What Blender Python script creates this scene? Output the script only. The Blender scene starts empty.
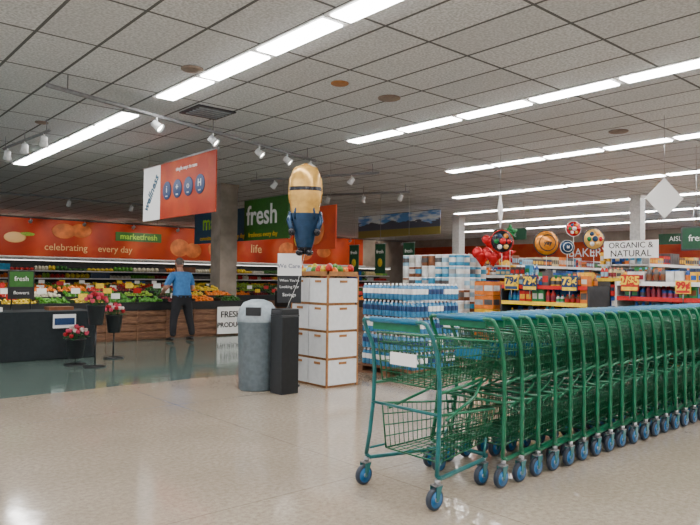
import bpy, math, random
from mathutils import Vector, Matrix
random.seed(7)
H=3.76
# ---------------------------------------------------------------- materials
def M(name,col,rough=.5,metal=0,emit=0,var=.12,scale=18,coat=0):
    m=bpy.data.materials.new(name); m.use_nodes=True
    nt=m.node_tree; b=nt.nodes['Principled BSDF']
    b.inputs['Roughness'].default_value=rough; b.inputs['Metallic'].default_value=metal
    if coat: b.inputs['Coat Weight'].default_value=coat
    tc=nt.nodes.new('ShaderNodeTexCoord'); n=nt.nodes.new('ShaderNodeTexNoise'); n.inputs['Scale'].default_value=scale
    r=nt.nodes.new('ShaderNodeValToRGB')
    c=Vector(col); r.color_ramp.elements[0].position=.35; r.color_ramp.elements[1].position=.65
    r.color_ramp.elements[0].color=(*(c*(1-var)),1); r.color_ramp.elements[1].color=(*[min(1,k*(1+var)) for k in c],1)
    nt.links.new(tc.outputs['Object'],n.inputs['Vector']); nt.links.new(n.outputs['Fac'],r.inputs['Fac'])
    nt.links.new(r.outputs['Color'],b.inputs['Base Color'])
    if emit:
        b.inputs['Emission Color'].default_value=(*col,1); b.inputs['Emission Strength'].default_value=emit
    return m
class NT:
    def __init__(s,name):
        s.m=bpy.data.materials.new(name); s.m.use_nodes=True; s.t=s.m.node_tree; s.b=s.t.nodes['Principled BSDF']
    def n(s,ty,**k):
        x=s.t.nodes.new(ty)
        for a,v in k.items(): setattr(x,a,v)
        return x
    def l(s,a,b): s.t.links.new(a,b)
    def math(s,op,a,b=None):
        x=s.n('ShaderNodeMath',operation=op)
        for i,v in enumerate((a,b)):
            if v is None: continue
            if isinstance(v,(int,float)): x.inputs[i].default_value=v
            else: s.l(v,x.inputs[i])
        return x.outputs[0]
    def mix(s,f,a,b,bt='MIX'):
        x=s.n('ShaderNodeMix',data_type='RGBA',blend_type=bt)
        for i,v in ((0,f),(6,a),(7,b)):
            if isinstance(v,(int,float)): x.inputs[i].default_value=v
            elif isinstance(v,tuple): x.inputs[i].default_value=(*v,1)
            else: s.l(v,x.inputs[i])
        return x.outputs[2]
    def noise(s,scale,detail=2,vec=None):
        x=s.n('ShaderNodeTexNoise'); x.inputs['Scale'].default_value=scale; x.inputs['Detail'].default_value=detail
        if vec is not None: s.l(vec,x.inputs['Vector'])
        return x.outputs['Fac']
    def ramp(s,f,a,b):
        x=s.n('ShaderNodeMapRange'); x.inputs[1].default_value=a; x.inputs[2].default_value=b; s.l(f,x.inputs[0]); return x.outputs[0]
def ceiling_mat():
    k=NT('ceiling_tiles'); g=k.n('ShaderNodeNewGeometry').outputs['Position']
    sp=k.n('ShaderNodeSeparateXYZ'); k.l(g,sp.inputs[0])
    u=k.math('DIVIDE',k.math('ADD',sp.outputs[0],20.0-.445),.61); v=k.math('DIVIDE',k.math('ADD',sp.outputs[1],20.0),1.22)
    fu=k.math('FRACT',u); fv=k.math('FRACT',v)
    lu=k.math('LESS_THAN',fu,.055); lv=k.math('LESS_THAN',fv,.027); ln=k.math('MAXIMUM',lu,lv)
    cb=k.n('ShaderNodeCombineXYZ'); k.l(k.math('FLOOR',u),cb.inputs[0]); k.l(k.math('FLOOR',v),cb.inputs[1])
    wn=k.n('ShaderNodeTexWhiteNoise'); k.l(cb.outputs[0],wn.inputs['Vector'])
    ns=k.ramp(k.noise(38,4,g),.38,.62); n2=k.ramp(k.noise(.7,3,g),.3,.7)
    c=k.mix(ns,(.49,.515,.535),(.78,.81,.835)); c=k.mix(k.math('MULTIPLY',wn.outputs['Value'],.35),c,(.41,.43,.45))
    c=k.mix(k.math('MULTIPLY',n2,.15),c,(.45,.47,.49))
    c=k.mix(ln,c,(.11,.113,.118)); k.l(c,k.b.inputs['Base Color']); k.b.inputs['Roughness'].default_value=.85
    return k.m
def floor_mat():
    k=NT('polished_floor'); g=k.n('ShaderNodeNewGeometry').outputs['Position']
    sp=k.n('ShaderNodeSeparateXYZ'); k.l(g,sp.inputs[0])
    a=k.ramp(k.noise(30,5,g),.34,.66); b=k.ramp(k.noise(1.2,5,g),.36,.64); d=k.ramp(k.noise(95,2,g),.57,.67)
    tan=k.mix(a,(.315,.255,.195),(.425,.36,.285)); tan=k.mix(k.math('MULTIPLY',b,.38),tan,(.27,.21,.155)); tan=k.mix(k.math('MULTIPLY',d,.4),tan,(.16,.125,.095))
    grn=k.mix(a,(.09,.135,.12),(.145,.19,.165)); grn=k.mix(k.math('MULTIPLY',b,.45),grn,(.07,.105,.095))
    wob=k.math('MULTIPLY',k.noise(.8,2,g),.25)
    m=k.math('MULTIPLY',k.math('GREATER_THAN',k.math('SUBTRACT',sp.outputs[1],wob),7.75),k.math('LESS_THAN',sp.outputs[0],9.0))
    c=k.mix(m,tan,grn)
    fx=k.math('LESS_THAN',k.math('FRACT',k.math('DIVIDE',k.math('ADD',sp.outputs[0],30.4),3.05)),.003)
    fy=k.math('LESS_THAN',k.math('FRACT',k.math('DIVIDE',k.math('ADD',sp.outputs[1],30.2),3.05)),.003)
    c=k.mix(k.math('MULTIPLY',k.math('MAXIMUM',fx,fy),.5),c,(.12,.08,.06))
    k.l(c,k.b.inputs['Base Color'])
    r=k.n('ShaderNodeMapRange'); r.inputs[3].default_value=.04; r.inputs[4].default_value=.15; k.l(k.noise(2.6,5,g),r.inputs[0])
    k.l(r.outputs[0],k.b.inputs['Roughness']); k.b.inputs['IOR'].default_value=1.7
    bp=k.n('ShaderNodeBump'); bp.inputs['Strength'].default_value=.06; bp.inputs['Distance'].default_value=.02; k.l(k.noise(5,3,g),bp.inputs['Height']); k.l(bp.outputs[0],k.b.inputs['Normal'])
    return k.m
def orange_mat(name,scale=.35):
    k=NT(name); g=k.n('ShaderNodeNewGeometry').outputs['Position']
    a=k.ramp(k.noise(scale,3,g),.35,.62); b=k.ramp(k.noise(scale*3,4,g),.48,.75); d=k.ramp(k.noise(scale*6,4,g),.5,.7)
    c=k.mix(a,(.30,.018,.005),(.46,.048,.008)); c=k.mix(k.math('MULTIPLY',b,.5),c,(.66,.15,.025)); c=k.mix(k.math('MULTIPLY',d,.35),c,(.18,.015,.006))
    k.l(c,k.b.inputs['Base Color']); k.b.inputs['Roughness'].default_value=.5; k.b.inputs['Specular IOR Level'].default_value=.25
    return k.m
def wood_mat():
    k=NT('crate_wood'); o=k.n('ShaderNodeNewGeometry').outputs['Position']
    mp=k.n('ShaderNodeMapping'); mp.inputs['Scale'].default_value=(1.5,1.5,14); k.l(o,mp.inputs[0])
    a=k.ramp(k.noise(5,4,mp.outputs[0]),.3,.7); c=k.mix(a,(.09,.035,.018),(.26,.125,.06)); k.l(c,k.b.inputs['Base Color'])
    k.b.inputs['Roughness'].default_value=.6; return k.m
def mural_mat():
    k=NT('mountain_print'); tc=k.n('ShaderNodeTexCoord').outputs['Generated']; sp=k.n('ShaderNodeSeparateXYZ'); k.l(tc,sp.inputs[0])
    rid=k.math('ADD',k.math('MULTIPLY',k.noise(4,4,tc),.8),.12)
    up=k.math('GREATER_THAN',sp.outputs[2],rid); up2=k.math('GREATER_THAN',sp.outputs[2],.26)
    cl=k.ramp(k.noise(6,4,tc),.42,.58)
    sky=k.mix(cl,(.12,.34,.75),(.85,.9,.95)); c=k.mix(up,(.10,.11,.16),sky); c=k.mix(up2,(.30,.24,.06),c)
    k.l(c,k.b.inputs['Base Color']); return k.m
WHITE=M('white_paint',(.75,.76,.77)); OFF=M('offwhite_laminate',(.55,.54,.52),.4); BLK=M('black_plastic',(.012,.013,.015),.35)
CLOTH=M('black_cloth',(.010,.015,.018),.9); GREY=M('grey_plastic',(.13,.17,.20),.4); LGREY=M('light_grey_plastic',(.30,.36,.40),.35)
DGREY=M('dark_grey',(.04,.04,.045),.5); METAL=M('steel',(.35,.35,.36),.3,.9); TRACK=M('track_grey',(.20,.20,.21),.5)
CART=M('cart_green_wire',(.001,.095,.036),.35,0); CARTF=M('cart_frame_green',(.001,.14,.062),.28,.1,coat=.3); CARTB=M('cart_frame_teal',(.003,.125,.13),.28,.1,coat=.3)
CARTP=M('cart_blue_handle',(.004,.14,.27),.35); TIRE=M('caster_tire',(.025,.035,.055),.5); HUB=M('caster_hub',(.01,.14,.36),.35,.1)
EMIT=M('light_panel',(1,.99,.97),.5,emit=33,var=0); BULB=M('spot_bulb',(1,.93,.8),.5,emit=40,var=0)
ORG=orange_mat('orange_graphic'); ORG2=orange_mat('orange_banner',.9); WOOD=wood_mat(); CARD=M('cardboard',(.34,.15,.05),.8)
WALL=M('wall_paint',(.30,.25,.21),.8,scale=2); COLM=M('column_paint',(.27,.225,.185),.7,scale=3,var=.2); BLUEC=M('icon_blue',(.003,.035,.13),.5)
SIGNBL=M('sign_blue',(.005,.075,.14),.5); SIGNGR=M('sign_green',(.025,.13,.012),.5); TWHITE=M('letter_white',(.85,.85,.84),.5,var=0); TBLK=M('letter_black',(.01,.01,.01),.5,var=0)
YEL=M('price_yellow',(.85,.55,.015),.5); RED=M('red',(.50,.01,.008),.4); GREENB=M('dark_green',(.006,.06,.025),.6); BEIGE=M('beige_plastic',(.25,.19,.15),.6)
PALEY=M('letter_pale_yellow',(.72,.45,.18),.5,var=0); SOFTO=M('apricot_print',(.52,.13,.022),.6,scale=3,var=.3)
TGRN=M('letter_green',(.35,.65,.04),.5); GLASS=M('water_bottle_blue',(.05,.22,.42),.15,coat=.5); PANW=M('bin_white',(.70,.71,.72),.5,var=.04)
PC=[(.66,.66,.65),(.50,.012,.008),(.80,.42,.015),(.01,.08,.34),(.02,.20,.05),(.65,.16,.012),(.03,.25,.44),(.18,.06,.02),(.52,.50,.44),(.24,.02,.04),(.01,.03,.08),(.62,.50,.26),(.26,.46,.60),(.30,.30,.31),(.08,.07,.07)]
PAL=[M('prod_%d'%i,c,.4,scale=8,var=.2) for i,c in enumerate(PC)]
SHELF=[PAL[i] for i in (0,0,8,12,13,14,14,14,11,7,7,1,1,3,3,4,10,10,9,6,5,2,0)]
FRU=[M('fruit_%d'%i,c,.35,scale=30,var=.25) for i,c in enumerate([(.48,.015,.01),(.70,.17,.01),(.06,.22,.015),(.60,.42,.02),(.18,.01,.015),(.22,.36,.03),(.6,.55,.42),(.02,.11,.015),(.02,.09,.01)])]
# ---------------------------------------------------------------- mesh builder
class MB:
    def __init__(s): s.v=[];s.f=[];s.mi=[];s.sm=[];s.mats=[]
    def mid(s,m):
        if m not in s.mats: s.mats.append(m)
        return s.mats.index(m)
    def add(s,vs,fs,m,smooth=False,T=None):
        o=len(s.v)
        if T is not None: vs=[T@Vector(p) for p in vs]
        s.v.extend([tuple(p) for p in vs]); i=s.mid(m) if not isinstance(m,list) else None
        for j,f in enumerate(fs):
            s.f.append(tuple(o+a for a in f)); s.mi.append(i if i is not None else s.mid(m[j])); s.sm.append(smooth)
    def box(s,x0,x1,y0,y1,z0,z1,m,T=None):
        s.add([(x0,y0,z0),(x1,y0,z0),(x1,y1,z0),(x0,y1,z0),(x0,y0,z1),(x1,y0,z1),(x1,y1,z1),(x0,y1,z1)],
          [(0,3,2,1),(4,5,6,7),(0,1,5,4),(1,2,6,5),(2,3,7,6),(3,0,4,7)],m,False,T)
    def hexa(s,p,m):
        s.add(p,[(0,3,2,1),(4,5,6,7),(0,1,5,4),(1,2,6,5),(2,3,7,6),(3,0,4,7)],m)
    def tube(s,pts,r,m,seg=6,T=None,closed=False):
        P=[Vector(p) for p in pts]; n=len(P); vs=[]; nv=None
        for i in range(n):
            if closed: t=P[(i+1)%n]-P[i-1]
            else: t=P[min(i+1,n-1)]-P[max(i-1,0)]
            t.normalize()
            if nv is None:
                ref=Vector((0,0,1)) if abs(t.z)<.9 else Vector((1,0,0)); nv=t.cross(ref).normalized()
            else: nv=(nv-t*nv.dot(t)).normalized()
            b=t.cross(nv); rr=r[i] if isinstance(r,(list,tuple)) else r
            for k in range(seg):
                a=2*math.pi*k/seg; vs.append(P[i]+(nv*math.cos(a)+b*math.sin(a))*rr)
        fs=[]
        for i in range(n if closed else n-1):
            j=(i+1)%n
            for k in range(seg):
                k2=(k+1)%seg; fs.append((i*seg+k,i*seg+k2,j*seg+k2,j*seg+k))
        if not closed: fs+= [tuple(range(seg))[::-1],tuple((n-1)*seg+k for k in range(seg))]
        s.add(vs,fs,m,True,T)
    def lathe(s,prof,m,c=(0,0,0),seg=16,T=None,smooth=True):
        vs=[];fs=[];ms=[]
        for r,z in prof:
            for k in range(seg):
                a=2*math.pi*k/seg; vs.append((c[0]+r*math.cos(a),c[1]+r*math.sin(a),c[2]+z))
        for i in range(len(prof)-1):
            for k in range(seg):
                k2=(k+1)%seg; fs.append((i*seg+k,i*seg+k2,(i+1)*seg+k2,(i+1)*seg+k)); ms.append(m[i] if isinstance(m,list) else m)
        fs.append(tuple(range(seg))[::-1]); ms.append(ms[0]); n=len(prof); fs.append(tuple((n-1)*seg+k for k in range(seg))); ms.append(ms[-2] if len(ms)>1 else ms[0])
        s.add(vs,fs,ms,smooth,T)
    def ell(s,c,r,m,seg=10,rings=7,T=None,Tl=None):
        prof=[(math.sin(math.pi*i/rings),-math.cos(math.pi*i/rings)) for i in range(1,rings)]
        prof=[(.02,-1)]+prof+[(.02,1)]
        A=Matrix.Translation(c)@(Tl if Tl else Matrix())@Matrix.Diagonal((r[0],r[1],r[2],1))
        s.lathe(prof,m,seg=seg,T=(T@A if T is not None else A))
    def mesh(s,me,m,T=None,mf=None):
        vs=[v.co.copy() for v in me.vertices]; fs=[tuple(p.vertices) for p in me.polygons]
        ms=[mf(p.center) for p in me.polygons] if mf else m
        s.add(vs,fs,ms,len(fs)>0 and me.name.startswith('s'),T)
    def text(s,txt,size,m,T,ext=.004,bold=0):
        cu=bpy.data.curves.new('t','FONT'); cu.body=txt; cu.size=size; cu.extrude=ext; cu.align_x='CENTER'; cu.align_y='CENTER'; cu.offset=bold; cu.resolution_u=3
        ob=bpy.data.objects.new('t',cu); bpy.context.scene.collection.objects.link(ob)
        dg=bpy.context.evaluated_depsgraph_get(); dg.update(); me=bpy.data.meshes.new_from_object(ob.evaluated_get(dg))
        s.mesh(me,m,T); bpy.data.objects.remove(ob); bpy.data.meshes.remove(me)
    def build(s,name,bevel=0,recenter=True):
        me=bpy.data.meshes.new(name); off=Vector((0,0,0))
        if recenter:
            xs=[p[0] for p in s.v]; ys=[p[1] for p in s.v]; zs=[p[2] for p in s.v]
            off=Vector(((min(xs)+max(xs))/2,(min(ys)+max(ys))/2,min(zs)))
        me.from_pydata([tuple(Vector(p)-off) for p in s.v],[],s.f)
        for m in s.mats: me.materials.append(m)
        me.polygons.foreach_set('material_index',s.mi); me.polygons.foreach_set('use_smooth',s.sm); me.update()
        ob=bpy.data.objects.new(name,me); ob.location=off; bpy.context.scene.collection.objects.link(ob)
        if bevel:
            b=ob.modifiers.new('b','BEVEL'); b.width=bevel; b.segments=2; b.limit_method='ANGLE'
        return ob
def FX(x,y,z): return Matrix(((0,0,-1,x),(-1,0,0,y),(0,1,0,z),(0,0,0,1)))
def FY(x,y,z): return Matrix(((1,0,0,x),(0,0,-1,y),(0,1,0,z),(0,0,0,1)))
def FC(x,y,z,ang=-41): return Matrix.Translation((x,y,z))@Matrix.Rotation(math.radians(ang),4,'Z')@Matrix.Rotation(math.pi/2,4,'X')
# ---------------------------------------------------------------- room shell
X0,X1,Y0,Y1=-7,30,-9,28.8
def plain(name,x0,x1,y0,y1,z0,z1,m):
    b=MB(); b.box(x0,x1,y0,y1,z0,z1,m); return b.build(name)
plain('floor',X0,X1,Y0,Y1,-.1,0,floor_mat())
plain('ceiling',X0,X1,Y0,Y1,H,H+.1,ceiling_mat())
plain('wall_left',X0,X1+.2,Y1,Y1+.2,0,H,WALL); plain('wall_back',X1,X1+.2,Y0,Y1,0,H,WALL); plain('wall_right',X0,X1+.2,Y0-.2,Y0,0,H,WALL)
b=MB(); b.box(X0-.2,X0,Y0-.2,Y1+.2,0,.4,WALL); b.box(X0-.2,X0,Y0-.2,Y1+.2,3.0,H,WALL)
for i in range(9):
    y=Y0-.2+i*(Y1-Y0-.1)/8; b.box(X0-.2,X0,y,y+.5,.4,3.0,WALL)
b.build('wall_front')
for i in range(8):
    y=Y0-.2+i*(Y1-Y0-.1)/8+.5; e=y+(Y1-Y0-.1)/8-.5; w=MB()
    for yy in (y,(y+e)/2,e-.06): w.box(X0-.13,X0-.07,yy,yy+.06,.4,3.0,METAL)
    w.box(X0-.13,X0-.07,y,e,.4,.46,METAL); w.box(X0-.13,X0-.07,y,e,2.94,3.0,METAL); w.build('window_%d'%(i+1))
plain('baseboard_left',X0,X1,Y1-.02,Y1,0,.12,DGREY); plain('baseboard_back',X1-.02,X1,Y0,Y1-.02,0,.12,DGREY)
# lights
rows=[(-3.52,-8,14),(.14,-8,8),(3.8,-8,8.26),(3.8,9.2,15.4),(7.46,-8,8.6),(11.12,-8,9.5),(14.78,-8,12.4),(18.44,-8,15.4),(22.1,-8,18.3),(25.76,-8,21.5)]
b=MB()
for x,ya,yb in rows:
    y=yb
    while y-1.21>ya:
        b.box(x-.16,x+.16,y-1.22+.01,y-.01,H-.012,H+.0,WHITE)
        b.box(x-.12,x+.12,y-1.22+.06,y-.06,H-.026,H-.012,EMIT)
        y-=1.22
b.build('fluorescent_ceiling_lights')
def disc(px,py,r,m,name):
    b=MB(); b.lathe([(r,0),(r,-.012),(r*.9,-.02),(r*.5,-.022)],m,(px,py,H),20); b.build(name)
for (x,y,r,m) in [(3.5,6.85,.13,BEIGE),(5.1,6.1,.11,CARD),(6.0,6.15,.15,BEIGE),(3.0,10.9,.1,BEIGE),(10,5,.15,BEIGE),(12.5,3.5,.15,BEIGE)]: disc(x,y,r,m,'ceiling_speaker')
b=MB(); b.box(4.3,4.9,8.2,8.8,H-.02,H,DGREY)
for i in range(5): b.box(4.35,4.85,8.26+i*.1,8.29+i*.1,H-.035,H-.02,LGREY)
b.build('air_vent')
def track(a,c,z,heads,lit=0,aim=(0,1,-.4)):
    b=MB(); A=Vector((*a,z)); C=Vector((*c,z)); b.tube([A,C],.028,TRACK,4)
    for t in (.05,.5,.95): p=A.lerp(C,t); b.tube([p,(p.x,p.y,H)],.008,TRACK,5)
    D=Vector(aim).normalized(); q=D.to_track_quat('Z','Y').to_matrix().to_4x4()
    for i,t in enumerate(heads):
        p=A.lerp(C,t); b.tube([p,p+Vector((0,0,-.09))],.012,WHITE,6); T=Matrix.Translation(p+Vector((0,0,-.13)))@q
        b.lathe([(.02,-.07),(.05,-.06),(.055,.02),(.07,.08),(.066,.081),(.05,.05)],[WHITE]*5,seg=12,T=T); b.lathe([(.05,.051),(.05,.056)],BULB,seg=12,T=T)
        if lit:
            l=bpy.data.lights.new('track_spot','SPOT'); l.energy=lit; l.spot_size=math.radians(70); l.spot_blend=.6; l.color=(1,.9,.75); l.shadow_soft_size=.05
            o=bpy.data.objects.new('track_spot_bulb',l); bpy.context.scene.collection.objects.link(o); o.location=p+Vector((0,0,-.13))+D*.1
            o.rotation_euler=D.to_track_quat('-Z','Y').to_euler()
    return b.build('track_light')
track((2.24,7.99),(7.5,9.65),3.56,[.3,.5,.7,.84,.97],20,(.5,-.55,-.6))
track((8,12.7),(9.3,9.8),3.56,[.2,.5,.8],60,(-.3,.6,-.8)); track((10.7,13.6),(11.9,11.4),3.56,[.1,.5,.9],40,(.1,.6,-.8))
track((2.85,12.6),(3.0,10.5),3.56,[.1,.5,.9],70,(.1,.6,-.7))
track((-4,26.4),(28,26.4),3.5,[i/16+.03 for i in range(16)],110,(0,1,-.28))
track((3,19),(15,19),3.5,[.1,.25,.4,.55,.7,.85],110,(0,.5,-.9))
# orange graphic band
b=MB(); b.box(-6,26,Y1-.06,Y1,2.1,3.7,ORG); b.box(-6,26,Y1-.3,Y1,2.05,2.1,WHITE)
b.text('celebrating    every day',.40,PALEY,FY(10.0,Y1-.07,2.5)); b.text('life',.6,PALEY,FY(18.5,Y1-.07,2.8))
b.box(11.1,13.25,Y1-.1,Y1-.06,2.9,3.3,SIGNGR); b.text('marketfresh',.36,TGRN,FY(12.17,Y1-.11,3.1),bold=.005)
for (x,z,rx,rz,m) in ((7.0,2.85,.42,.22,PALEY),(7.45,3.0,.3,.08,FRU[5]),(8.9,3.2,.5,.32,SOFTO),(9.6,3.25,.45,.3,SOFTO),(14.2,2.7,.5,.42,SOFTO),(14.9,2.6,.45,.36,SOFTO),(16.2,2.7,.5,.42,SOFTO),(20.5,2.8,.6,.45,SOFTO),(21.6,2.7,.6,.4,SOFTO),(5.2,2.9,.5,.4,SOFTO),(3.5,2.8,.6,.4,SOFTO),(23,2.8,.5,.3,SOFTO)):
    b.ell((x,Y1-.065,z),(rx,.012,rz),m,18,10)
b.build('orange_wall_graphic')
b=MB(); b.box(X1-.06,X1,4,28.5,2.15,3.3,ORG); b.text('market fresh',.7,TWHITE,FX(X1-.07,24,2.75)); b.text('BAKERY',.6,TWHITE,FX(X1-.07,16.5,2.75)); b.build('orange_wall_graphic')
# columns
for (x,y,w,m) in [(8.66,15,.50,COLM),(19.5,16.1,.34,OFF),(17.9,8.4,.3,OFF)]:
    b=MB(); b.box(x-w/2,x+w/2,y-w/2,y+w/2,0,H,m); b.box(x-w/2-.02,x+w/2+.02,y-w/2-.02,y+w/2+.02,0,.15,DGREY); b.box(x-w/2-.02,x+w/2+.02,y-w/2-.02,y+w/2+.02,H-.08,H,m); b.build('column',.01)
# ---------------------------------------------------------------- produce
def produce_stand(x0,x1,y0,y1,name='produce_display_stand',sign=None):
    b=MB(); b.box(x0+.03,x1-.03,y0+.05,y1-.02,0,.66,WOOD)
    n=int((x1-x0)/.62); w=(x1-x0)/n
    for i in range(n):
        a=x0+i*w
        for z in (.04,.2,.36,.52): b.box(a+.02,a+w-.02,y0+.02,y0+.05,z,z+.13,WOOD)
        b.box(a-.02,a+.02,y0,y0+.05,0,.70,WOOD)
    D=y1-y0
    b.hexa([(x0,y0,.62),(x1,y0,.62),(x1,y1,.62),(x0,y1,.62),(x0,y0,.70),(x1,y0,.70),(x1,y1,1.02),(x0,y1,1.02)],BLK)
    b.box(x0,x1,y0-.01,y0+.02,.64,.80,BLK)
    for i in range(n):
        a=x0+i*w
        for r in range(3):
            m=random.choice(FRU); ya=y0+.06+r*(D-.1)/3; rr=random.uniform(.032,.05)
            for k in range(int((w-.06)/(rr*2))):
                for j in range(int((D-.1)/3/(rr*2))):
                    yy=ya+rr+j*2*rr; z=.70+.32*(yy-y0)/D
                    b.ell((a+.05+rr+k*2*rr,yy,z+rr*.8+random.uniform(0,.07)),(rr,rr,rr*.95),m,6,4)
            if r: b.box(a,a+w,ya-.02,ya,.7+.32*(ya-y0)/D,.8+.32*(ya-y0)/D,BLK)
            if random.random()<.5:
                c=random.choice([TWHITE,YEL,RED,TWHITE]); zz=.86+.32*(ya-y0)/D; b.box(a+.1,a+.28,ya,ya+.01,zz,zz+.11,c); b.tube([(a+.19,ya+.005,zz-.1),(a+.19,ya+.005,zz)],.005,METAL,4)
        b.box(a-.01,a+.01,y0,y1,.68,.86,BLK)
    if sign:
        b.box(x1-.75,x1-.05,y0-.03,y0+.0,.04,.66,TWHITE); b.text('FRESH',.2,TBLK,FY(x1-.4,y0-.032,.48),bold=.004); b.text('PRODUCE',.155,TBLK,FY(x1-.4,y0-.032,.24),bold=.004)
    return b.build(name)
produce_stand(.4,8.25,13.25,14.7,sign=1); produce_stand(3.5,13.5,17.2,18.7); produce_stand(3.5,15.5,21.2,22.7); produce_stand(9.4,13.6,12.4,13.7)
CLAMP=M('case_lamp',(1,.95,.85),emit=4,var=0)
def shelf_case(x0,x1,yf,yb,levels,name):
    b=MB(); b.box(x0,x1,yf,yb,0,.35,DGREY); b.box(x0,x1,yb-.06,yb,.35,levels[-1]+.42,DGREY)
    for z in levels:
        b.box(x0,x1,yf+.1,yb-.06,z-.03,z,OFF); b.box(x0,x1,yf+.08,yf+.1,z-.03,z+.02,TWHITE)
        x=x0+.05
        while x<x1-.3:
            m=random.choice(SHELF+FRU*5); run=random.randint(2,6); w=random.uniform(.1,.2); h=random.uniform(.15,.28)
            for _ in range(run):
                if x+w>x1: break
                if m in FRU: b.ell((x+w/2,yf+.3,z+h*.42),(w*.52,.16,h*.45),m,7,4)
                else: b.box(x,x+w-.008,yf+.12,yf+.4,z,z+h,m)
                x+=w
    b.box(x0,x1,yf,yb,levels[-1]+.42,levels[-1]+.52,WHITE); b.box(x0,x1,yf+.02,yf+.1,levels[-1]+.40,levels[-1]+.42,CLAMP)
    return b.build(name)
shelf_case(-5,27,27.4,28.4,[.5,.85,1.2,1.5],'refrigerated_produce_case')
def prodbox(b,x0,x1,y0,y1,z0,z1,m,face,m2):
    b.box(x0,x1,y0,y1,z0,z1,m); h=z1-z0
    if 'X' in face: b.box(x0-.003,x0,y0+.01,y1-.01,z0+h*.3,z0+h*.7,m2)
    if 'Y' in face: b.box(x0+.01,x1-.01,y0-.003,y0,z0+h*.3,z0+h*.7,m2)
def bottle(b,x,y,z,r,h,m,m2): b.lathe([(r*.9,0),(r,h*.05),(r,h*.2),(r,h*.55),(r,h*.65),(r*.4,h*.85),(r*.4,h)],[m,m,m2,m,m,RED if m is PAL[0] else m2],(x,y,z),8)
def gondola(x0,x1,yc,h=1.95):
    b=MB(); b.box(x0,x1,yc-.45,yc+.45,0,.15,DGREY); b.box(x0,x1,yc-.03,yc+.03,.15,h,OFF)
    b.box(x0-.42,x0,yc-.48,yc+.48,0,.15,DGREY); b.box(x0-.03,x0,yc-.48,yc+.48,.15,h,OFF)
    for z in (.18,.62,1.02,1.40,1.72):
        b.box(x0,x1,yc-.43,yc+.43,z-.03,z,OFF); b.box(x0,x1,yc-.45,yc-.43,z-.04,z+.02,TWHITE); b.box(x0-.4,x0-.03,yc-.46,yc+.46,z-.03,z,OFF)
        x=x0+.03
        while x<x1-.2:
            m=random.choice(SHELF); m2=random.choice(PAL); w=random.uniform(.07,.15); hh=random.uniform(.14,.29)
            for _ in range(random.randint(1,5)):
                if x+w>x1: break
                prodbox(b,x,x+w-.012,yc-.41,yc-.12,z,z+hh,m,'Y',m2); b.box(x,x+w-.008,yc+.12,yc+.41,z,z+hh,m); x+=w
        y=yc-.45
        while y<yc+.35:
            m=random.choice(SHELF); w=random.uniform(.08,.13); hh=random.uniform(.18,.28); m2=random.choice(PAL)
            if random.random()<.5: bottle(b,x0-.3,y+w/2,z,w*.45,hh,m,m2)
            else: prodbox(b,x0-.38,x0-.05,y,y+w-.012,z,z+hh,m,'X',m2)
            y+=w
    return b.build('grocery_shelf')
for yc in (-.4,3.1,6.6,10.0,13.6): gondola(13.6 if yc<13 else 16.2,27,yc)
b=MB()
for z in (.2,.7,1.15,1.6):
    b.box(29.2,29.85,-8,26,z-.03,z,OFF); y=-8
    while y<26:
        m=random.choice(SHELF); w=random.uniform(.15,.35); b.box(29.25,29.7,y,y+w-.02,z,z+random.uniform(.2,.38),m); y+=w
b.box(29.85,29.93,-8,26,0,2.05,OFF); b.box(29.2,29.93,-8,26,2.05,2.12,WHITE); b.build('wall_shelving')
def display(x0,x1,y0,y1,h,cols,cw,ch,base=WOOD,canister=False):
    b=MB(); b.box(x0,x1,y0,y1,0,.14,base)
    nz=max(1,int((h-.14)/ch)); ny=max(1,int((y1-y0)/cw)); nx=max(1,int((x1-x0)/cw)); wy=(y1-y0)/ny; wx=(x1-x0)/nx
    for k in range(nz):
        for j in range(ny):
            for i in range(nx):
                if 0<i and 0<j and k<nz-1: continue
                m=cols[(k+j//2+i//2)%len(cols)]; m2=random.choice(cols+SHELF[:8]); z=.14+k*ch; X=x0+i*wx; Y=y0+j*wy
                if canister: b.lathe([(wx*.46,.0),(wx*.48,.01),(wx*.48,ch*.3),(wx*.48,ch*.7),(wx*.48,ch*.90),(wx*.46,ch*.98)],[m,m,m2,m,TWHITE],(X+wx/2,Y+wy/2,z),10)
                else: prodbox(b,X+.004,X+wx-.004,Y+.004,Y+wy-.004,z,z+ch-.008-random.uniform(0,.012),m,'XY',m2)
    return b
def rackdisplay(x0,x1,y0,y1,levels,frame):
    b=MB(); b.box(x0,x1,y0,y1,0,.12,frame); b.box(x1-.03,x1,y0,y1,.12,levels[-1]+.1,frame)
    for yy in (y0,y1-.03): b.box(x0,x1,yy,yy+.03,.12,levels[-1]+.02,frame)
    for z in levels:
        b.box(x0,x1-.03,y0+.03,y1-.03,z-.02,z,frame); b.box(x0-.01,x0,y0+.03,y1-.03,z-.04,z+.02,random.choice([YEL,TWHITE,RED]))
        for xx in (x0+.1,x0+.35):
            y=y0+.05
            while y<y1-.17:
                m=random.choice(SHELF[7:]+PAL[:7]); m2=random.choice(PAL); w=random.uniform(.07,.13); hh=random.uniform(.13,.25)
                for _ in range(random.randint(1,3)):
                    if y+w>y1-.04: break
                    if w<.1: bottle(b,xx,y+w/2,z,w*.45,hh,m,m2)
                    else: prodbox(b,xx-.06,xx+.06,y,y+w-.01,z,z+hh,m,'X',m2)
                    y+=w
    return b
def pricecard(b,x,y,z,t,w=.3,h=.26,m=YEL,tm=BLUEC):
    b.box(x-.02,x,y-w/2,y+w/2,z,z+h,m); b.box(x-.021,x-.02,y-w/2+.01,y+w/2-.01,z+.01,z+h*.25,tm); b.text(t,h*.7,tm,FX(x-.022,y,z+h*.62),bold=.006); b.tube([(x-.01,y,z-.12),(x-.01,y,z)],.008,METAL,5)
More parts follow.
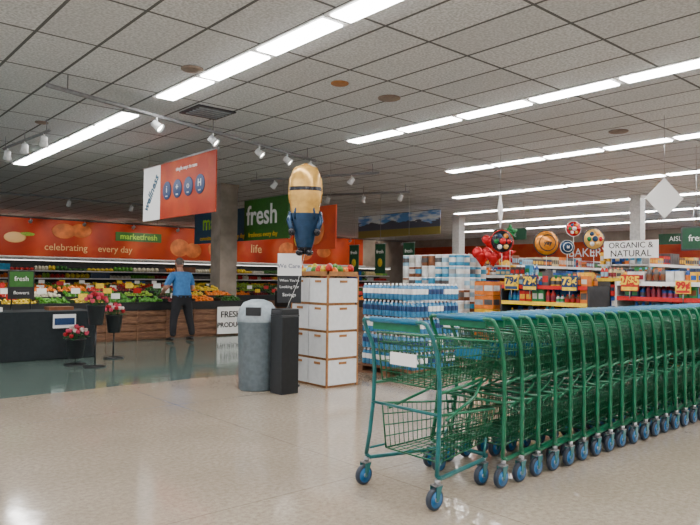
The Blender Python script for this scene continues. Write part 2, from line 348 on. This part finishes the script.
display(9.1,9.9,7.45,8.95,1.84,[PAL[0],PAL[12],PAL[6],PAL[0],PAL[7]],.15,.21,canister=True).build('canister_display')
b=display(9.1,9.9,6.75,7.15,1.5,[PAL[5],PAL[5],PAL[2]],.2,.24,base=CARD); b.build('boxed_goods_display')
b=rackdisplay(9.1,9.75,5.0,6.6,[.16,.45,.74,1.0,1.26],DGREY)
for y,t,m in ((6.35,'79¢',YEL),(5.3,'73¢',BLUEC),(6.0,'79¢',BLUEC)): pricecard(b,9.07,y,1.2,t,.26,.24,m,BLUEC if m is YEL else YEL)
b.build('canned_goods_display')
b=rackdisplay(9.4,10.0,3.45,4.75,[.16,.5,.84,1.12,1.34],OFF); pricecard(b,9.36,4.5,1.22,'2/$5',.26,.24,RED,YEL); pricecard(b,9.36,3.75,1.2,'99¢',.2,.18,YEL,RED); b.build('snack_display')
rackdisplay(11.2,11.9,7.4,9.6,[.16,.5,.84,1.14,1.44],WOOD).build('boxed_goods_display')
rackdisplay(11.3,12,4.9,6.1,[.16,.5,.84,1.14,1.40],CARD).build('boxed_goods_display')
# water bottle pallet
b=MB()
for z in (0,.1): b.box(6.35,7.35,6.0,7.1,z,z+.03,WOOD)
for y in (6.0,6.5,7.0): b.box(6.35,7.35,y,y+.1,.03,.1,WOOD)
for k in range(5):
    z=.13+k*.235
    for i in range(12):
        for j in range(13):
            if i>1 and j>1 and k<4: continue
            b.lathe([(.034,0),(.038,.01),(.036,.08),(.038,.15),(.03,.18),(.014,.2),(.014,.22)],[GLASS,GLASS,BLUEC if (k+i//4)%2 else TWHITE,GLASS,GLASS,TWHITE],(6.4+i*.08,6.05+j*.08,z),8)
b.build('bottled_water_pallet')
# white produce bins
b=MB()
x0,x1,y0,y1=5.05,5.56,6.22,6.98; b.box(x0+.03,x1-.03,y0+.03,y1-.03,0,1.36,CARD)
for k in range(4):
    z=.03+k*.34
    for (ya,yb) in ((y0+.012,(y0+y1)/2-.008),((y0+y1)/2+.008,y1-.012)):
        b.box(x0+.002,x0+.03,ya,yb,z,z+.305,PANW); b.box(x0-.006,x0+.002,(ya+yb)/2-.06,(ya+yb)/2+.06,z+.25,z+.28,CARD)
    b.box(x0+.012,x1-.012,y0+.002,y0+.03,z,z+.305,PANW); b.box((x0+x1)/2-.06,(x0+x1)/2+.06,y0-.006,y0+.002,z+.25,z+.28,CARD)
for (a,c) in ((x0,y0),(x1-.02,y0),(x0,y1-.02),(x1-.02,y1-.02)): b.box(a-.003,a+.02,c-.003,c+.02,0,1.40,CARD)
b.box(x0,x1,y0,y0+.02,1.38,1.44,CARD); b.box(x0,x0+.02,y0,y1,1.38,1.44,CARD); b.box(x1-.02,x1,y0,y1,1.38,1.44,CARD); b.box(x0,x1,y1-.02,y1,1.38,1.44,CARD)
for i in range(5):
    for j in range(7):
        m=random.choice([FRU[3],FRU[1],FRU[2],FRU[0],FRU[0],PAL[12]]); b.ell((x0+.08+i*.088,y0+.08+j*.1,1.43+random.uniform(0,.06)),(.048,.048,.06),m,8,5)
b.build('produce_bin')
# ---------------------------------------------------------------- trash cans
b=MB(); b.lathe([(.20,0),(.215,.02),(.235,.80),(.25,.82),(.25,.86),(.24,.88),(.225,.97),(.17,1.05),(.08,1.085),(.01,1.09)],[GREY]*3+[LGREY]*6,(4.36,6.72,0),28)
b.box(-.09,.09,-.02,.02,.9,1.0,BLK,Matrix.Translation((4.2,6.56,0))@Matrix.Rotation(math.radians(-45),4,'Z')); b.build('trash_can')
b=MB(); x,y=4.47,6.30
def ring(h,w): return [(x-w,y-w,h),(x+w,y-w,h),(x+w,y+w,h),(x-w,y+w,h)]
b.hexa(ring(0,.120)+ring(.90,.120),BLK); b.hexa(ring(.90,.124)+ring(.92,.124),DGREY); b.hexa(ring(.92,.12)+ring(.99,.118),BLK)
b.box(x-.130,x-.118,y-.08,y+.08,.93,.97,DGREY); b.build('waste_bin',.012)
# sign stand
b=MB(); T=Matrix.Translation((4.80,6.68,0))@Matrix.Rotation(math.radians(-41),4,'Z')
b.lathe([(.15,0),(.15,.015),(.03,.03)],BLK,seg=18,T=T); b.tube([(0,0,.02),(0,0,1.1)],.014,BLK,8,T)
b.box(-.15,.15,-.012,.012,1.04,1.38,BLK,T); b.box(-.15,.15,-.012,.012,1.38,1.66,TWHITE,T)
TT=T@Matrix.Rotation(math.pi/2,4,'X')
for t,s,z,m in (('We Care.',.075,1.50,BLUEC),('When You\'re',.045,1.32,TWHITE),('Looking For',.05,1.24,TWHITE),('Savings',.06,1.14,TWHITE)): b.text(t,s,m,TT@Matrix.Translation((0,z,.014)),.002)
b.build('sign_stand')
# ---------------------------------------------------------------- foil balloons
FY1=M('foil_yellow',(.60,.34,.08),.25,.35); FB=M('foil_denim',(.015,.045,.10),.25,.4); FK=M('foil_black',(.02,.02,.025),.2,.5); FR=M('foil_red',(.5,.01,.015),.2,.4); FG=M('foil_gold',(.7,.24,.02),.2,.4); FGR=M('foil_green',(.01,.15,.04),.2,.4); FW=M('foil_white',(.7,.7,.7),.25,.3)
b=MB(); T=Matrix.Translation((4.58,6.08,1.63))@Matrix.Rotation(math.radians(-41),4,'Z')@Matrix.Diagonal((.90,.56,1.02,1))
prof=[(.02,.0),(.07,.02),(.10,.08),(.125,.16),(.15,.27),(.165,.36),(.178,.42),(.185,.47),(.19,.53),(.205,.61),(.213,.69),(.211,.725),(.21,.77),(.205,.85),(.185,.92),(.145,.98),(.09,1.015),(.02,1.03)]
ms=[FK,FK,FB,FB,FB,FB,FB,FY1,FY1,FY1,FY1,FK,FY1,FY1,FY1,FY1,FY1]; b.lathe(prof,ms,seg=28,T=T)
for s in (-1,1):
    b.tube([(s*.18,0,.48),(s*.205,-.05,.38),(s*.17,-.12,.28)],[.035,.035,.03],FB,10,T); b.ell((s*.16,-.15,.25),(.045,.06,.045),FK,10,7,T)
    b.ell((s*.06,-.06,.02),(.055,.12,.04),FK,10,7,T); b.tube([(s*.12,-.12,.40),(s*.125,-.15,.48),(s*.10,-.13,.56)],.014,FB,8,T)
    b.lathe([(.09,-.02),(.09,.02),(.07,.03),(.06,.03),(.05,.025)],[METAL,METAL,METAL,FW],seg=18,T=T@Matrix.Translation((s*.085,.20,.72))@Matrix.Rotation(-math.pi/2,4,'X'))
b.tube([(-.205,0,.59),(-.216,0,.70),(-.208,0,.85),(-.146,0,.99),(0,0,1.042),(.146,0,.99),(.208,0,.85),(.216,0,.70),(.205,0,.59)],.008,FY1,6,T)
b.tube([(4.58,6.08,1.63),(4.53,6.14,1.3),(4.48,6.28,.995)],.003,TWHITE,4); b.build('foil_balloon')
def rb(x,y,z,r,m,m2,kind,zb=1.54,txt=''):
    b=MB(); T=Matrix.Translation((x,y,z))@Matrix.Rotation(math.radians(-41),4,'Z')
    if kind=='heart':
        for s in (-1,1): b.ell((s*r*.42,0,r*.3),(r*.55,r*.35,r*.55),m,16,10,T)
        b.lathe([(.01,-r),(r*.5,-r*.35),(r*.86,r*.1),(r*.7,r*.4)],m,seg=18,T=T@Matrix.Diagonal((1,.42,1,1)))
    elif kind=='star':
        b.ell((0,0,0),(r*.6,r*.3,r*.6),m,16,8,T)
        for i in range(5):
            a=math.pi/2+i*2*math.pi/5; d=Vector((math.cos(a),0,math.sin(a))); b.tube([d*r*.2,d*r*.6,d*r],[r*.34,r*.24,.01],m,10,T)
    else:
        b.ell((0,0,0),(r,r*.42,r),m,20,12,T); b.tube([(r*1.02*math.cos(a),0,r*1.02*math.sin(a)) for a in [i*math.pi/10 for i in range(20)]],r*.06,m2,6,T,closed=True)
        if kind=='round':
            b.tube([(r*.66*math.cos(a),-r*.30,r*.66*math.sin(a)) for a in [i*math.pi/10 for i in range(20)]],r*.05,m2,6,T,closed=True)
            b.text(txt,r*.5,m2,T@Matrix.Rotation(math.pi/2,4,'X')@Matrix.Translation((0,0,r*.43)),.004,.003)
        else:
            for i in range(6): a=i*1.05; b.ell((r*.55*math.cos(a),-r*.33,r*.55*math.sin(a)),(r*.24,r*.1,r*.24),[FR,FG,FB,FGR,FW,FY1][i],8,6,T)
            b.ell((0,-r*.4,0),(r*.3,r*.1,r*.3),m2,10,6,T)
    b.tube([(x,y,z-r*.9),(x,y,zb)],.004,TWHITE,4); b.build('foil_balloon')
for a in [(9.35,7.18,1.78,.19,FR,FW,'heart'),(9.75,6.95,1.82,.18,FR,FW,'star'),(9.3,6.72,2.02,.19,FK,FR,'multi'),(9.65,6.8,2.2,.15,FGR,FW,'star'),(9.6,7.2,2.04,.15,FR,FW,'heart'),(9.3,6.9,1.74,.15,FR,FGR,'heart'),(9.5,5.98,1.98,.20,FG,TBLK,'round',1.54,'yay'),(9.6,5.55,2.2,.12,FR,FW,'multi'),(9.6,5.2,2.02,.16,FY1,FB,'multi'),(9.5,5.6,1.9,.11,FB,FW,'round',1.54,'hi')]: rb(*a)
# ---------------------------------------------------------------- hanging banners
def cords(b,pts,z):
    for (x,y) in pts: b.tube([(x,y,z),(x,y,H)],.005,METAL,5)
b=MB(); X=5.3; b.box(X-.01,X+.01,9.46,11.55,2.42,3.46,ORG2); b.box(X-.012,X+.012,11.55,12.3,2.42,3.46,TWHITE); b.tube([(X,9.4,3.46),(X,12.36,3.46)],.02,METAL,8)
cords(b,[(X,9.6),(X,12.1)],3.46); b.text('wellness',.24,SIGNBL,FX(X-.016,11.92,2.95)@Matrix.Rotation(.9,4,'Z'),bold=.004)
for i,y in enumerate((11.25,10.83,10.41,9.99)):
    T=FX(X-.012,y,2.93); b.lathe([(.17,0),(.17,.008),(.16,.01)],BLUEC,seg=24,T=T)
    b.text(['i','+','o','H'][i],.18,TWHITE,T@Matrix.Translation((0,.02,.012))); b.text('save',.05,TWHITE,T@Matrix.Translation((0,-.1,.012)))
b.text('simple ways to save',.10,TWHITE,FX(X-.016,10.5,3.28)); b.build('hanging_banner')
b=MB(); X=9.28; b.box(X-.015,X+.015,15.0,17.8,2.32,3.21,SIGNBL); b.box(X-.018,X+.018,12.95,15.0,2.32,3.39,SIGNGR)
b.text('market',.62,TGRN,FX(X-.022,16.4,2.9),bold=.008); b.text('committed to freshness every day',.18,YEL,FX(X-.022,16.2,2.46)); b.text('fresh',.72,TWHITE,FX(X-.024,14.15,2.95),bold=.010)
b.text('freshness every day',.17,YEL,FX(X-.022,14.1,2.46)); b.box(X-.01,X+.01,12.95,17.8,3.39,3.42,METAL); cords(b,[(X,13.2),(X,17.4)],3.41); b.build('hanging_banner')
b=MB(); X=8.4; b.box(X-.015,X+.015,10.1,11.55,1.95,2.85,ORG2); b.ell((X-.03,11.15,2.4),(.012,.3,.32),FRU[5],14,8); b.ell((X-.03,10.75,2.35),(.012,.3,.3),SOFTO,14,8); b.ell((X-.03,11.3,2.2),(.014,.2,.2),YEL,14,8); cords(b,[(X,10.3),(X,11.3)],2.85); b.build('hanging_banner')
b=MB(); X=15.7; b.box(X-.02,X+.02,13.7,17.6,2.8,3.58,mural_mat()); b.tube([(X,13.7,3.58),(X,17.6,3.58)],.02,BLK,6)
cords(b,[(X,14),(X,17.3)],3.58); b.build('landscape_print_banner',recenter=True)
for x,y in ((12.5,14.2),(12.5,13.1),(12.5,12.0)):
    b=MB(); b.box(x-.01,x+.01,y-.2,y+.2,1.5,2.32,GREENB); b.text('fresh',.14,TWHITE,FX(x-.014,y,2.1)); b.ell((x-.012,y,1.8),(.006,.1,.12),FRU[3]); b.tube([(x,y-.22,2.32),(x,y+.22,2.32)],.012,METAL,6); cords(b,[(x,y)],2.32); b.build('hanging_banner')
for (x,y,z,a,s) in ((9.5,4.07,2.56,-35,.205),(10.1,7.34,2.66,28,.24)):
    b=MB(); T=FC(x,y,z,a)@Matrix.Rotation(math.pi/4,4,'Z'); b.box(-s,s,-s,s,-.008,.008,TWHITE,T)
    if a>0: b.text('1',.26,BLUEC,FC(x,y,z,a)@Matrix.Translation((0,0,.01)),.001)
    b.tube([(x,y,z+s*1.4),(x,y,H)],.004,METAL,5); b.build('diamond_sign')
b=MB(); x=13.1; b.box(x-.03,x+.0,5.72,6.85,1.84,2.20,TWHITE); b.text('ORGANIC &',.17,TBLK,FX(x-.034,6.28,2.10)); b.text('NATURAL',.19,TBLK,FX(x-.034,6.28,1.93))
for y in (6.3,6.7): b.tube([(x-.015,y,0),(x-.015,y,1.86)],.015,METAL,6)
b.build('aisle_sign')
b=MB(); b.box(12.0,12.05,3.9,4.85,1.92,2.34,DGREY); b.box(11.99,12.0,3.93,4.82,1.95,2.31,GREENB); b.text('fresh deli',.16,TWHITE,FX(11.985,4.42,2.13)); cords(b,[(12.02,4.0),(12.02,4.6)],2.34); b.build('display_screen')
for (x,y) in ((17,12),(22,9)):
    b=MB(); b.box(x-.02,x+.02,y-.6,y+.6,2.6,2.95,GREENB); b.text('AISLE',.22,TWHITE,FX(x-.024,y,2.77)); cords(b,[(x,y-.5),(x,y+.5)],2.95); b.build('aisle_sign')
# ---------------------------------------------------------------- table + flowers
b=MB(); tx0,tx1,ty0,ty1=1.6,3.95,11.0,11.8; b.box(tx0,tx1,ty0,ty1,.74,.765,CLOTH)
per=[]
for i in range(20): per.append((tx0+(tx1-tx0)*i/20,ty0))
for i in range(8): per.append((tx1,ty0+(ty1-ty0)*i/8))
for i in range(20): per.append((tx1-(tx1-tx0)*i/20,ty1))
for i in range(8): per.append((tx0,ty1-(ty1-ty0)*i/8))
vs=[];N=len(per)
for lv in range(4):
    for i,(px,py) in enumerate(per):
        o=(.035*math.sin(i*2.4)+.03)*lv/3; dx=(1 if px>=tx1-1e-3 else -1 if px<=tx0+1e-3 else 0)*o; dy=(1 if py>=ty1-1e-3 else -1 if py<=ty0+1e-3 else 0)*o
        vs.append((px+dx,py+dy,.765-.755*lv/3))
b.add(vs,[(l*N+i,l*N+(i+1)%N,(l+1)*N+(i+1)%N,(l+1)*N+i) for l in range(3) for i in range(N)],CLOTH,True)
b.box(3.25,3.6,10.93,10.95,.5,.72,TWHITE); b.box(3.27,3.58,10.925,10.93,.55,.66,BLUEC)
b.box(2.0,2.6,11.3,11.5,.765,.83,PAL[0]); b.box(3.3,3.7,11.35,11.6,.765,.82,PAL[7])
b.build('draped_table')
b=MB(); x,y=2.95,11.65; b.box(x-.2,x+.2,y-.01,y+.01,.95,1.42,BLK); b.box(x-.18,x+.18,y-.014,y-.01,1.15,1.40,SIGNGR); b.text('fresh',.11,TWHITE,FY(x,y-.016,1.28)); b.text('flowers',.08,TWHITE,FY(x,y-.016,1.05))
b.tube([(x-.12,y+.01,1.3),(x-.15,y,.775)],.01,BLK,5); b.tube([(x+.12,y+.01,1.3),(x+.15,y,.775)],.01,BLK,5); b.build('tabletop_sign')
PINK=M('rose_pink',(.65,.06,.12),.6); ROSE=M('rose_red',(.40,.006,.015),.6); LEAF=M('leaf',(.01,.09,.012),.6); RW=M('rose_white',(.7,.6,.55),.6)
def flowers(x,y,zb,cols,stand=True,R=.13):
    b=MB()
    if stand: b.lathe([(.16,0),(.16,.015),(.03,.03)],BLK,(x,y,0),18); b.tube([(x,y,.02),(x,y,zb)],.014,BLK,8)
    b.lathe([(R*.7,0),(R*.75,.01),(R,.27),(R*1.08,.28),(R*1.08,.295),(R*.95,.295),(R*.9,.22)],BLK,(x,y,zb),18)
    for i in range(22):
        a=i*2.4; rr=R*1.25*math.sqrt(i/22); px,py=x+rr*math.cos(a),y+rr*math.sin(a); pz=zb+.46-.54*rr*rr/R+random.uniform(-.02,.03)
        b.tube([(x+(px-x)*.4,y+(py-y)*.4,zb+.2),(px,py,pz)],.004,LEAF,4); m=cols[i%len(cols)]
        b.lathe([(.008,-.03),(.026,-.018),(.034,.0),(.030,.018),(.034,.022),(.02,.014),(.022,.028),(.008,.02)],m,(px,py,pz),9)
        for k in range(2):
            q=a+1+k*2.5; b.ell((px+.035*math.cos(q),py+.035*math.sin(q),pz-.05),(.035,.018,.006),LEAF,6,4,Tl=Matrix.Rotation(q,4,'Z'))
    b.build('flower_bucket')
flowers(3.5,9.75,.62,[PINK,ROSE,PINK]); flowers(3.35,10.15,.1,[PINK,RW,ROSE],True,.14); flowers(4.1,10.6,.42,[ROSE,RW,PINK],True,.13)
# ---------------------------------------------------------------- shopping carts
def cart_mesh(FR_=None):
    CF=FR_ or CARTF; b=MB(); W=.0034
    def basket(xr,xf,zrt,zft,zrb,zfb,wrt,wft,wrb,wfb,nx,nz,ny,rear=True,slant=.0):
        tc=[Vector((xr,-wrt,zrt)),Vector((xf,-wft,zft)),Vector((xf,wft,zft)),Vector((xr,wrt,zrt))]
        bc=[Vector((xr+.02,-wrb,zrb)),Vector((xf-slant,-wfb,zfb)),Vector((xf-slant,wfb,zfb)),Vector((xr+.02,wrb,zrb))]
        b.tube([tc[0],tc[1],tc[2],tc[3]],.008,CARTF,6); b.tube([bc[0],bc[1],bc[2],bc[3]],.006,CART,5); b.tube([tc[3],tc[0]],.007,CARTF,6); b.tube([bc[3],bc[0]],.006,CART,5)
        def panel(i,j,n,m):
            for k in range(1,n): b.tube([tc[i].lerp(tc[j],k/n),bc[i].lerp(bc[j],k/n)],W,CART,4)
            for k in range(1,m): b.tube([tc[i].lerp(bc[i],k/m),tc[j].lerp(bc[j],k/m)],W*1.25,CART,4)
        panel(0,1,nx,nz); panel(3,2,nx,nz); panel(1,2,ny,nz)
        if rear: panel(0,3,ny+2,nz)
        for k in range(1,nx//2): b.tube([bc[0].lerp(bc[1],k*2/nx),bc[3].lerp(bc[2],k*2/nx)],W,CART,4)
        for k in range(1,ny+2): b.tube([bc[0].lerp(bc[3],k/(ny+2)),bc[1].lerp(bc[2],k/(ny+2))],W,CART,4)
        for k in range(4): b.tube([tc[k],bc[k]],.006,CART,5)
    basket(.06,.80,1.02,.95,.70,.74,.265,.19,.235,.165,18,5,8,slant=.07)
    basket(.10,.74,.54,.49,.24,.28,.255,.18,.235,.155,15,4,7,rear=False,slant=.05)
    for k in range(9): y=-.22+.055*k; b.tube([(.08,y,.98),(.20,y,.80)],W,CART,4)
    b.tube([(.20,-.22,.80),(.20,.22,.80)],.006,CART,5); b.box(.045,.052,-.10,.13,.82,.90,TWHITE if FR_ else CARTP)
    for s in (-1,1):
        b.tube([(-.06,s*.25,1.115),(-.055,s*.275,1.105),(-.02,s*.285,1.04),(.035,s*.28,.93),(.055,s*.285,.75),(.05,s*.29,.55),(.03,s*.30,.34),(.01,s*.31,.20)],.0145,CF,8)
        b.tube([(.01,s*.31,.20),(.04,s*.305,.175),(.3,s*.25,.17),(.62,s*.185,.165),(.68,s*.16,.18)],.0145,CF,8)
        b.tube([(.055,s*.28,.68),(.35,s*.225,.69),(.60,s*.185,.71)],.011,CARTF,8)
        b.tube([(.60,s*.185,.71),(.50,s*.2,.60),(.16,s*.25,.50)],.010,CARTF,8)
        b.tube([(.03,s*.30,.24),(.12,s*.25,.26)],.008,CF,6); b.tube([(.62,s*.185,.17),(.66,s*.17,.30)],.010,CF,6)
    b.tube([(.68,-.16,.18),(.68,.16,.18)],.0145,CF,8); b.tube([(.045,-.29,.55),(.045,.29,.55)],.010,CF,6)
    b.tube([(-.06,-.25,1.115),(-.06,.25,1.115)],.0125,CF,8); b.tube([(-.06,-.20,1.115),(-.06,.20,1.115)],.019,CARTP,10)
    b.box(-.045,-.03,-.2,.2,1.05,1.10,CARTF)
    for (x,y) in ((.015,.31),(.015,-.31),(.62,.185),(.62,-.185)):
        T=Matrix.Translation((x-.025,y,.066))@Matrix.Rotation(math.pi/2,4,'X')
        b.lathe([(.02,-.018),(.050,-.018),(.062,-.015),(.066,-.008),(.066,.008),(.062,.015),(.050,.018),(.02,.018)],[HUB,TIRE,TIRE,TIRE,TIRE,TIRE,HUB],seg=22,T=T)
        b.lathe([(.016,-.024),(.016,.024)],METAL,seg=10,T=T); b.lathe([(.044,-.0195),(.044,.0195)],HUB,seg=16,T=T)
        for s in (-1,1): b.hexa([(x-.035,y+s*.024-.002,.055),(x-.015,y+s*.024-.002,.055),(x-.015,y+s*.024+.002,.055),(x-.035,y+s*.024+.002,.055),(x-.035,y+s*.024-.002,.145),(x+.02,y+s*.024-.002,.145),(x+.02,y+s*.024+.002,.145),(x-.035,y+s*.024+.002,.145)],CARTB)
        b.box(x-.035,x+.02,y-.026,y+.026,.143,.15,METAL); b.lathe([(.018,.15),(.018,.175)],METAL,(x,y,0),10)
    return b
c=cart_mesh(CARTB).build('shopping_cart',recenter=False); c.location=(2.93,2.885,0); c.scale=(1,1,.985)
c=cart_mesh().build('shopping_cart',recenter=False); cm=c.data; c.location=(3.58,2.885,0); c.scale=(1,1,.985)
for i in range(1,24):
    o=bpy.data.objects.new('shopping_cart',cm); o.location=(3.58+.205*i,2.885+random.uniform(-.006,.006),0); o.scale=(1,1,.985); bpy.context.scene.collection.objects.link(o)
# ---------------------------------------------------------------- man
def skin(nodes,edges,sub=1):
    me=bpy.data.meshes.new('s'); me.from_pydata([n[:3] for n in nodes],edges,[]); ob=bpy.data.objects.new('s',me); bpy.context.scene.collection.objects.link(ob)
    ob.modifiers.new('k','SKIN'); sb=ob.modifiers.new('u','SUBSURF'); sb.levels=sub
    lay=me.skin_vertices[0].data
    for i,n in enumerate(nodes): lay[i].radius=(n[3],n[4] if len(n)>4 else n[3]); lay[i].use_root=(i==0)
    dg=bpy.context.evaluated_depsgraph_get(); dg.update(); r=bpy.data.meshes.new_from_object(ob.evaluated_get(dg)); r.name='s_mesh'; bpy.data.objects.remove(ob); return r
SKIN=M('skin',(.42,.20,.13),.5); SHIRT=M('shirt_blue',(.04,.17,.42),.8); PANT=M('trousers_black',(.010,.010,.014),.8); HAIR=M('hair_grey',(.12,.09,.075),.8); SHOE=M('shoe_black',(.01,.01,.01),.4)
b=MB(); T=Matrix.Translation((6.33,12.66,0))@Matrix.Rotation(math.radians(10),4,'Z')@Matrix.Diagonal((1.16,1.04,.98,1))
nd=[(0,0,.95,.17,.135),(0,.01,1.08,.18,.14),(0,.03,1.24,.185,.14),(0,.05,1.38,.165,.12),(0,.07,1.47,.07),(0,.085,1.53,.055),(0,.10,1.60,.055),
 (-.17,.05,1.40,.085),(-.25,.07,1.26,.068),(-.285,.11,1.13,.052),(-.24,.24,1.07,.04),(-.18,.35,1.03,.03),
 (.17,.05,1.40,.085),(.25,.07,1.26,.068),(.285,.10,1.13,.052),(.25,.23,1.05,.04),(.19,.34,1.0,.03),
 (-.10,0,.84,.11),(-.13,.01,.66,.095),(-.16,.02,.48,.078),(-.19,-.01,.28,.068),(-.20,-.03,.10,.058),
 (.10,0,.84,.11),(.13,.0,.66,.095),(.16,-.01,.48,.078),(.18,-.05,.28,.068),(.185,-.08,.10,.058)]
ed=[(0,1),(1,2),(2,3),(3,4),(4,5),(5,6),(3,7),(7,8),(8,9),(9,10),(10,11),(3,12),(12,13),(13,14),(14,15),(15,16),(0,17),(17,18),(18,19),(19,20),(20,21),(0,22),(22,23),(23,24),(24,25),(25,26)]
def mf(c):
    if c.z>1.485: return SKIN
    if abs(c.x)>.15 and (c.z<1.19 or c.y>.18) and c.z>.9 and (abs(c.x)>.215 or c.y>.17): return SKIN
    if c.z>.955: return SHIRT
    return PANT
b.mesh(skin(nd,ed,2),None,T,mf)
b.tube([(.18*math.cos(a),.0+.145*math.sin(a),.965) for a in [i*math.pi/8 for i in range(16)]],.014,BLK,6,T,closed=True)
for s,yy,xx in ((-1,-.03,-.20),(1,-.08,.185)):
    b.mesh(skin([(xx,yy-.03,.05,.045),(xx,yy+.06,.05,.045,.045),(xx+s*.01,yy+.16,.04,.045,.032),(xx+s*.015,yy+.21,.035,.03,.025)],[(0,1),(1,2),(2,3)]),SHOE,T)
for s,wr,d in ((-1,(-.18,.35,1.03),(.35,.9,-.25)),(1,(.19,.34,1.0),(-.35,.9,-.25))):
    wv=Vector(wr); D=Vector(d).normalized(); S=D.cross(Vector((0,0,1))).normalized(); U=S.cross(D)
    b.mesh(skin([(*wv,.025,.022),(*(wv+D*.045),.034,.018),(*(wv+D*.085),.036,.016)],[(0,1),(1,2)]),SKIN,T)
    for k,(o,l) in enumerate(((-.03,.065),(-.01,.075),(.01,.07),(.03,.055))):
        p=wv+D*.08+S*o; b.mesh(skin([(*p,.009),(*(p+D*l*.45+U*-.006),.0085),(*(p+D*l*.8-U*.022),.008),(*(p+D*l-U*.042),.007)],[(0,1),(1,2),(2,3)]),SKIN,T)
    inner=S*(.034 if s<0 else -.034); p=wv+D*.03+inner*.8; b.mesh(skin([(*p,.011),(*(p+inner*.6+D*.03-U*.01),.010),(*(p+inner*.7+D*.06-U*.025),.008)],[(0,1),(1,2)]),SKIN,T)
hc=Matrix.Translation((0,.115,1.66))@Matrix.Rotation(-.25,4,'X'); b.ell((0,0,0),(.075,.095,.115),SKIN,20,14,T@hc)
b.ell((0,-.012,.018),(.077,.092,.108),HAIR,20,14,T@hc@Matrix.Rotation(.25,4,'X'))
b.ell((0,.03,-.07),(.05,.055,.045),SKIN,14,8,T@hc)
b.hexa([T@hc@Vector(q) for q in [(-.014,.085,-.03),(.014,.085,-.03),(.01,.12,-.028),(-.01,.12,-.028),(-.006,.088,.02),(.006,.088,.02),(.004,.094,.02),(-.004,.094,.02)]],SKIN)
for s in (-1,1): b.ell((s*.077,.0,-.01),(.012,.022,.032),SKIN,8,6,T@hc); b.ell((s*.028,.086,.01),(.012,.008,.007),TWHITE,8,5,T@hc); b.ell((s*.028,.093,.01),(.005,.004,.005),TBLK,6,4,T@hc)
b.ell((0,.088,-.06),(.024,.008,.006),ROSE,8,5,T@hc)
b.build('man')
# ---------------------------------------------------------------- world + camera
w=bpy.data.worlds.new('World'); bpy.context.scene.world=w; w.use_nodes=True
w.node_tree.nodes['Background'].inputs[0].default_value=(.88,.94,1,1); w.node_tree.nodes['Background'].inputs[1].default_value=1.8
cd=bpy.data.cameras.new('Camera'); cam=bpy.data.objects.new('Camera',cd); bpy.context.scene.collection.objects.link(cam); bpy.context.scene.camera=cam
cd.sensor_width=36; cd.lens=650/700*36; cd.clip_start=.05; cd.clip_end=200
yaw=math.radians(49); pit=math.radians(1.37); rol=math.radians(.7)
f=Vector((math.cos(yaw)*math.cos(pit),math.sin(yaw)*math.cos(pit),math.sin(pit))); r0=Vector((math.sin(yaw),-math.cos(yaw),0)); u0=r0.cross(f)
r=r0*math.cos(rol)+u0*math.sin(rol); u=r.cross(f)
Mx=Matrix((r,u,-f)).transposed().to_4x4(); Mx.translation=(0,0,1.36); cam.matrix_world=Mx
